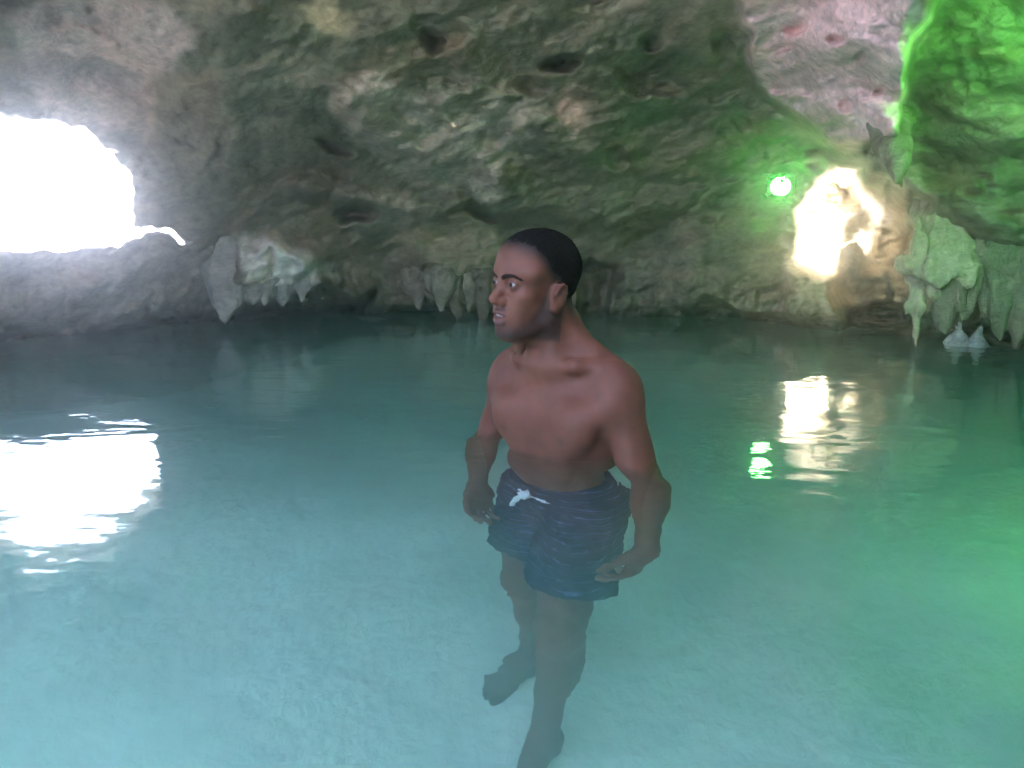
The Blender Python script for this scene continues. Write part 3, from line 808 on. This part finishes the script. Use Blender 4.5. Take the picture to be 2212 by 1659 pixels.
HLY = [-.13, -.06, -.045, -.02, -.004, .008, .022, .040, .060, .085, .11]
HLZ = [-.055, -.060, -.030, .000, .012, .026, .048, .068, .078, .084, .088]
BLY = [-.030, -.006, .012, .026, .045, .070, .10]
BLZ = [.012, .008, -.012, -.046, -.074, -.088, -.094]
def head_local(P): return (P - HC) @ MH
def hair_d(q): return q[..., 2] - np.interp(q[..., 1], HLY, HLZ)
def skin_tone(V, tips):
    q = head_local(V); n = len(V)
    col = np.tile(np.array([.165, .057, .034]), (n, 1))
    body_v = fbm(V * 9, 3, 5)
    col *= (1 + .12 * body_v)[:, None]
    near = (q[:, 2] > -.135) & (np.abs(q[:, 0]) < .1) & (np.abs(q[:, 1]) < .15)
    ear = near & (np.abs(q[:, 0]) > .072) & (np.hypot((q[:, 1] + .013) / .026, (q[:, 2] + .020) / .036) < 1)
    hm = sstep(-.026, .022, hair_d(q)) * near * ~ear
    col = lerp(col, (.014, .011, .010), hm)
    bd = np.interp(q[:, 1], BLY, BLZ) - q[:, 2]
    bm = sstep(-.016, .020, bd + .004 * fbm(V * 60, 2, 3)) * near * ~ear * (q[:, 1] > -.03) * (1 - sstep(-.108, -.130, q[:, 2]))
    col = lerp(col, (.030, .019, .016), bm * .82)
    mo = (1 - sstep(.6, 1.3, np.hypot(q[:, 0] / .028, (q[:, 2] + .049) / .007))) * (q[:, 1] > .05)
    col = lerp(col, (.045, .026, .021), mo * .6)
    soul = (1 - sstep(.6, 1.3, np.hypot(q[:, 0] / .018, (q[:, 2] + .088) / .009))) * (q[:, 1] > .05)
    col = lerp(col, (.05, .028, .022), soul * .6)
    lip = np.maximum((1 - sstep(.75, 1.15, np.hypot(q[:, 0] / .026, (q[:, 2] + .0780) / .0075))), .75 * (1 - sstep(.75, 1.15, np.hypot(q[:, 0] / .027, (q[:, 2] + .0585) / .006)))) * (q[:, 1] > .07)
    col = lerp(col, (.17, .072, .064), lip * .8)
    eyes = (1 - sstep(.7, 1.4, np.hypot((np.abs(q[:, 0]) - .0325) / .016, (q[:, 2] - .004) / .010))) * (q[:, 1] > .05)
    col = lerp(col, (.085, .040, .030), eyes * .5)
    for tp in tips:                                             # paler finger ends
        d = np.linalg.norm(V - tp, axis=1); col = lerp(col, (.30, .17, .12), (1 - sstep(.008, .040, d)) * .7)
    for s in (1, -1):
        d = np.linalg.norm(V - T((s * .086, .108, .045)), axis=1); col = lerp(col, (.075, .035, .026), .6 - .6 * sstep(.006, .017, d))
    return np.clip(col, .004, 1)

def merge(parts):
    V, Q, o = [], [], 0
    for v, q in parts: V.append(v); Q.append(q + o); o += len(v)
    return np.concatenate(V), np.concatenate(Q)
def crop(v, q, keep):
    k = keep[q].all(1); q = q[k]; u = np.zeros(len(v), bool); u[q.ravel()] = True
    return v[u], (np.cumsum(u) - 1)[q]

ZC = .262
fb = Field((-.16, 1.18, -1.22), (.42, 1.90, .34), .0055); build_body(fb); build_head(fb); tl, tr = build_hands(fb)
vb, qb = fb.mesh(); vb, qb = crop(vb, qb, vb[:, 2] < ZC)
fh = Field((-.10, 1.40, .215), (.22, 1.74, .52), .0021); build_body(fh); build_head(fh)
vh, qh = fh.mesh(); vh, qh = crop(vh, qh, vh[:, 2] > ZC - .008)
# finer hands replace the coarse ones
hands_ = []
hm_ = np.zeros(len(vb), bool)
for (Wp, tp) in ((LW, tl), (RW, tr)):
    c_ = np.mean(tp, 0) * .5 + Wp * .5; lo = c_ - .12; hi = c_ + .12
    fx = Field(lo, hi, .003); build_body(fx); build_hands(fx)
    a_, q_ = fx.mesh(); ax = unit(np.mean(tp, 0) - Wp)
    ka = ((a_ - Wp) @ ax > .012) & (np.linalg.norm(a_ - c_, axis=1) < .125) & np.all((a_ > lo + .004) & (a_ < hi - .004), 1)
    hands_.append(crop(a_, q_, ka))
    hm_ |= ((vb - Wp) @ ax > .016) & (np.linalg.norm(vb - c_, axis=1) < .120) & np.all((vb > lo + .008) & (vb < hi - .008), 1)
# only cut away what truly belongs to the hand
near_h = np.zeros(len(vb), bool)
for a_, q_ in hands_:
    if len(a_):
        for s in range(0, len(vb), 4000):
            blk = vb[s:s + 4000]; cand = hm_[s:s + 4000]
            if cand.any():
                dd = np.array([np.min(np.sum((a_ - p) ** 2, 1)) for p in blk[cand]])
                i = np.nonzero(cand)[0] + s; near_h[i[dd < .006 ** 2]] = True
vb, qb = crop(vb, qb, ~near_h)
VB, QB = merge([(vb, qb), (vh, qh)] + hands_)
person = link(bpy.data.objects.new('person', None)); person.empty_display_size = .2
person.location = (0.07, 1.45, -1.2)
tag(person, 'bare-chested person in dark striped swim shorts wading chest deep, looking aside', 'person')
OFF = np.array(person.location)
def pmesh(name, v, q, mat, parent=None, attrs=None, smooth=True):
    o = mesh_obj(name, np.asarray(v) - (OFF if parent is None else 0), q, mat, parent or person, smooth, attrs)
    return o
body = pmesh('body', VB, QB, m_skin, attrs={'tone': skin_tone(VB, tl + tr)})

# hair: the scalp raised a few millimetres inside the hairline
m_hair, nt, b, out = new_mat('cropped_black_hair')
b.inputs['Base Color'].default_value = (.007, .006, .0055, 1); b.inputs['Roughness'].default_value = .95; b.inputs['Specular IOR Level'].default_value = .03
tc = N(nt, 'ShaderNodeTexCoord'); n2 = N(nt, 'ShaderNodeTexNoise', Scale=420.0, Detail=2.0); nt.links.new(tc.outputs['Object'], n2.inputs['Vector'])
bp = N(nt, 'ShaderNodeBump', Strength=.9, Distance=.004); nt.links.new(n2.outputs['Fac'], bp.inputs['Height']); nt.links.new(bp.outputs[0], b.inputs['Normal'])
s_, Pg = fh.block(fh.lo, fh.lo + fh.h * (fh.n - 1))
Qg = head_local(Pg); hd = hair_d(Qg)
fhair = Field(fh.lo, fh.lo + fh.h * (fh.n - 1), fh.h)
thick = .0050 * sstep(.004, .045, hd) - .0016 + .0020 * fbm(Pg.reshape(-1, 3) * 130, 2, 6).reshape(hd.shape)
thick = np.where((Qg[..., 2] < -.07) | (np.abs(Qg[..., 0]) > .085), -.004, thick)
fhair.f = np.maximum(fh.f - thick, .016 - hd * 3 - .03).astype(np.float32)
cr_f = np.linalg.norm((Qg - np.array([0, -.010, .036])) / np.array([.085, .106, .092]), axis=-1)
fhair.f = np.maximum(fhair.f, ((cr_f - 1.05) * .08)).astype(np.float32)
v, q = fhair.mesh(); ql = head_local(v)
kp = (np.linalg.norm((ql - np.array([0, -.015, .034])) / np.array([.060, .080, .066]), axis=1) > 1)
v, q = crop(v, q, kp)
pmesh('hair', v, q, m_hair)
# eyebrows
m_brow, nt, b, out = new_mat('brow_hair'); b.inputs['Base Color'].default_value = (.022, .013, .010, 1); b.inputs['Roughness'].default_value = .9; b.inputs['Specular IOR Level'].default_value = .05
for s in (1, -1):
    arc = np.array([(s * .012, .0175), (s * .024, .0225), (s * .038, .0240), (s * .052, .0165)])
    d2 = np.full(Qg.shape[:3], 9.)
    for k in range(3):
        a_, b_ = arc[k], arc[k + 1]; e_ = b_ - a_
        wx = Qg[..., 0] - a_[0]; wz = Qg[..., 2] - a_[1]; t_ = np.clip((wx * e_[0] + wz * e_[1]) / (e_ @ e_), 0, 1)
        d2 = np.minimum(d2, np.hypot(wx - t_ * e_[0], wz - t_ * e_[1]) + .0012 * (k + t_) * .5)
    fe = Field(fh.lo, fh.lo + fh.h * (fh.n - 1), fh.h)
    fe.f = np.maximum(np.maximum(fh.f - .0008, d2 - .0050), np.maximum(.03 - Qg[..., 1], -fh.f - .003)).astype(np.float32)
    v, q = fe.mesh(); pmesh('eyebrow', v, q, m_brow)
# eyeballs
m_eye, nt, b, out = new_mat('eye_white'); b.inputs['Base Color'].default_value = (.30, .27, .26, 1); b.inputs['Roughness'].default_value = .25
m_iris, nt, b, out = new_mat('dark_iris'); b.inputs['Base Color'].default_value = (.018, .010, .007, 1); b.inputs['Roughness'].default_value = .1
m_teeth, nt, b, out = new_mat('tooth_enamel'); b.inputs['Base Color'].default_value = (.42, .39, .37, 1); b.inputs['Roughness'].default_value = .3
def uv_sphere(c, r, M, n=20, m=12, cut=None):
    th = np.linspace(0, 2 * math.pi, n, endpoint=False); ph = np.linspace(0, math.pi, m + 1)
    v = np.array([[math.sin(p) * math.cos(t), math.sin(p) * math.sin(t), math.cos(p)] for p in ph for t in th]) * r
    f = [(i * n + j, (i + 1) * n + j, (i + 1) * n + (j + 1) % n, i * n + (j + 1) % n) for i in range(m) for j in range(n)]
    return np.array(c) + v @ np.array(M).T, np.array(f)
def disc_cap(c, r, M, ang, n=24, m=6, lift=1.0):
    v = []; f = []
    for i in range(m + 1):
        p = ang * i / m
        for j in range(n):
            t = 2 * math.pi * j / n; v.append((math.sin(p) * math.cos(t), math.sin(p) * math.sin(t), math.cos(p)))
    f = [(i * n + j, (i + 1) * n + j, (i + 1) * n + (j + 1) % n, i * n + (j + 1) % n) for i in range(m) for j in range(n)]
    return np.array(c) + (np.array(v) * r * lift) @ np.array(M).T, np.array(f)
for s in (1, -1):
    ec = Hd((s * .0325, .0695, .004)); gz_ = unit(MH @ np.array([.03, 1, .03]))
    xx = unit(np.cross(gz_, (0, 0, 1))); Mg = np.stack([xx, np.cross(gz_, xx), gz_], 1)
    v, q = uv_sphere(ec, .0126, Mg); eb = pmesh('eyeball', v, q, m_eye)
    v, q = disc_cap(ec, .0126, Mg, .46, lift=1.012); pmesh('iris', v - OFF, q, m_iris, parent=eb)
v, q = [], []
for k in range(-3, 4):
    c_ = Hd((k * .0050, .0862 - .00045 * k * k, -.0640)); a_, f_ = uv_sphere(c_, 1.0, MH @ np.diag([.0027, .0022, .0040]), 10, 6)
    q.append(f_ + len(v) * len(a_)); v.append(a_)
pmesh('teeth', np.concatenate(v), np.concatenate(q), m_teeth)

# swim shorts
m_sh, nt, b, out = new_mat('navy_striped_cloth')
tc = N(nt, 'ShaderNodeTexCoord'); sp = N(nt, 'ShaderNodeAttribute', attribute_name='band')
nz = N(nt, 'ShaderNodeTexNoise', Scale=10.0, Detail=3.0); nt.links.new(tc.outputs['Object'], nz.inputs['Vector'])
ad = N(nt, 'ShaderNodeMath', operation='MULTIPLY_ADD'); nt.links.new(nz.outputs['Fac'], ad.inputs[0]); ad.inputs[1].default_value = .028; nt.links.new(sp.outputs['Fac'], ad.inputs[2])
mu = N(nt, 'ShaderNodeMath', operation='MULTIPLY'); nt.links.new(ad.outputs[0], mu.inputs[0]); mu.inputs[1].default_value = 33.0
fr_ = N(nt, 'ShaderNodeMath', operation='FRACT'); nt.links.new(mu.outputs[0], fr_.inputs[0])
cr = N(nt, 'ShaderNodeValToRGB'); els = cr.color_ramp.elements
els[0].position = 0.0; els[0].color = (.003, .005, .026, 1); els[1].position = 1.0; els[1].color = (.003, .005, .026, 1)
for p_, c_ in ((.36, (.004, .007, .022, 1)), (.43, (.16, .21, .46, 1)), (.50, (.006, .010, .030, 1)), (.74, (.005, .009, .03, 1)), (.80, (.06, .08, .17, 1)), (.86, (.005, .008, .026, 1))):
    e_ = els.new(p_); e_.color = c_
nt.links.new(fr_.outputs[0], cr.inputs[0])
n3 = N(nt, 'ShaderNodeTexNoise', Scale=26.0, Detail=3.0); nt.links.new(tc.outputs['Object'], n3.inputs['Vector'])
mr = N(nt, 'ShaderNodeMapRange'); mr.inputs[1].default_value = .38; mr.inputs[2].default_value = .6; nt.links.new(n3.outputs['Fac'], mr.inputs[0])
mx = N(nt, 'ShaderNodeMix', data_type='RGBA'); mx.inputs[6].default_value = (.003, .005, .026, 1); nt.links.new(mr.outputs[0], mx.inputs[0]); nt.links.new(cr.outputs[0], mx.inputs[7])
nt.links.new(mx.outputs[2], b.inputs['Base Color']); b.inputs['Roughness'].default_value = .85
fs = Field((-.12, 1.30, -.74), (.36, 1.84, -.12), .005)
fs.ell(Pv((0, -.008, -.28)), (.142, .110, .16), MP, .05)
for s in (1, -1): fs.ell(Pv((s * .066, -.060, -.37)), (.086, .084, .095), MP, .05)
for Hp, K in ((LHIP, LK), (RHIP, RK)):
    fs.cap(Hp + np.array([0, 0, .05]), Hp + (K - Hp) * .70, .096, .102, k=.035)
s_, Pg2 = fs.block(fs.lo, fs.lo + fs.h * (fs.n - 1)); flat = Pg2.reshape(-1, 3)
ln = ((flat - CP) @ MP)
fold = .009 * fbm(np.c_[flat[:, :2] * 17, flat[:, 2] * 5], 3, 4) + .003 * fbm(flat * np.array([16, 16, 34.]), 2, 14)
fold = fold * sstep(-.20, -.30, flat[:, 2])
fs.f += fold.reshape(fs.f.shape).astype(np.float32)
wz = -.198 + .030 * sstep(-.0, -.12, ln[:, 1]) - .035 * sstep(.0, .12, ln[:, 1])
fs.f = np.maximum(fs.f, (flat[:, 2] - wz).reshape(fs.f.shape).astype(np.float32))
hem = np.full(len(flat), 9.)
dl = (flat - LHIP) @ unit(LK - LHIP) - .262; dr = (flat - RHIP) @ unit(RK - RHIP) - .250
ldist = np.linalg.norm(flat - (LHIP + np.outer(np.clip((flat - LHIP) @ unit(LK - LHIP), 0, .4), unit(LK - LHIP))), axis=1)
rdist = np.linalg.norm(flat - (RHIP + np.outer(np.clip((flat - RHIP) @ unit(RK - RHIP), 0, .4), unit(RK - RHIP))), axis=1)
hemv = np.where(ldist < rdist, dl, dr) + .008 * fbm(flat * 12, 2, 40)
fs.f = np.maximum(fs.f, hemv.reshape(fs.f.shape).astype(np.float32))
v, q = fs.mesh()
lv = (v - CP) @ MP; legd = np.minimum(np.linalg.norm(v - LK, axis=1), np.linalg.norm(v - RK, axis=1))
shorts = pmesh('shorts', v, q, m_sh, attrs={'band': -v[:, 2] - .05 * lv[:, 1]})
# waistband and drawstring
m_cord, nt, b, out = new_mat('white_cord'); b.inputs['Base Color'].default_value = (.78, .76, .80, 1); b.inputs['Roughness'].default_value = .9
m_band, nt, b, out = new_mat('navy_waistband'); b.inputs['Base Color'].default_value = (.010, .010, .026, 1); b.inputs['Roughness'].default_value = .85
def tube(pts, r, n=10):
    pts = np.array(pts, float); V_, F2 = [], []
    for i, p in enumerate(pts):
        tdir = unit(pts[min(i + 1, len(pts) - 1)] - pts[max(i - 1, 0)]); u_ = unit(np.cross(tdir, (.3, .9, .2))); w_ = np.cross(tdir, u_)
        ri = r[i] if hasattr(r, '__len__') else r
        for j in range(n):
            a_ = 2 * math.pi * j / n; V_.append(p + ri * (math.cos(a_) * u_ + math.sin(a_) * w_))
    for i in range(len(pts) - 1):
        for j in range(n): F2.append((i * n + j, i * n + (j + 1) % n, (i + 1) * n + (j + 1) % n, (i + 1) * n + j))
    return np.array(V_), np.array(F2)
ring = []
for k in range(73):
    a_ = 2 * math.pi * k / 72; x_, y_ = math.sin(a_), math.cos(a_)
    z_ = -.236 + .030 * sstep(0, .12, -y_ * .118) - .035 * sstep(0, .12, y_ * .118)
    sc_ = math.sqrt(max(1 - ((z_ + .28) / .16) ** 2, .05)); ring.append(Pv((x_ * .145 * sc_, -.008 + y_ * .113 * sc_, z_)))
v, q = tube(ring, .0035); pmesh('waist_piping', v - OFF, q, m_cord, parent=shorts)
fc = Pv((.0, .112, -.242)); dn = np.array([0, 0, -1.]); fl_ = -MP[:, 0]; fo = MP[:, 1]
knot = [fc + fl_ * .0, fc + fl_ * .010 + fo * .012 + dn * .004, fc - fl_ * .008 + fo * .016 + dn * .014, fc + fl_ * .004 + fo * .014 + dn * .022]
for pts, r in ((knot, [.010, .013, .012, .009]),
               ([fc + fo * .010, fc + fl_ * .016 + fo * .020 + dn * .030, fc + fl_ * .030 + fo * .022 + dn * .060, fc + fl_ * .036 + fo * .018 + dn * .085], [.006, .0085, .007, .006]),
               ([fc + fo * .010, fc - fl_ * .012 + fo * .018 + dn * -.016, fc - fl_ * .006 + fo * .022 + dn * .010], [.007, .009, .007])):
    v, q = tube(pts, r); pmesh('drawstring', v - OFF, q, m_cord, parent=shorts)

# ------------------------------------------------------------------ haze added to spread a lens-like glow round the opening
hz = mesh_obj('haze', [(x, y, z) for z in (-6.0, 6.0) for x in (-65, 65) for y in (-65, 65)], [(0, 1, 3, 2), (4, 6, 7, 5), (0, 4, 5, 1), (2, 3, 7, 6), (0, 2, 6, 4), (1, 5, 7, 3)], None, smooth=False)
m_hz = bpy.data.materials.new('glow_haze'); m_hz.use_nodes = True; nt = m_hz.node_tree; nt.nodes.clear()
out = N(nt, 'ShaderNodeOutputMaterial'); pv = N(nt, 'ShaderNodeVolumePrincipled'); pv.inputs['Color'].default_value = (.92, .93, 1.0, 1); pv.inputs['Density'].default_value = 0.052; pv.inputs['Anisotropy'].default_value = 0.93
nt.links.new(pv.outputs[0], out.inputs['Volume']); hz.data.materials.append(m_hz)
tag(hz, 'thin haze added for the glow round the window and lamps', 'haze', kind='stuff')
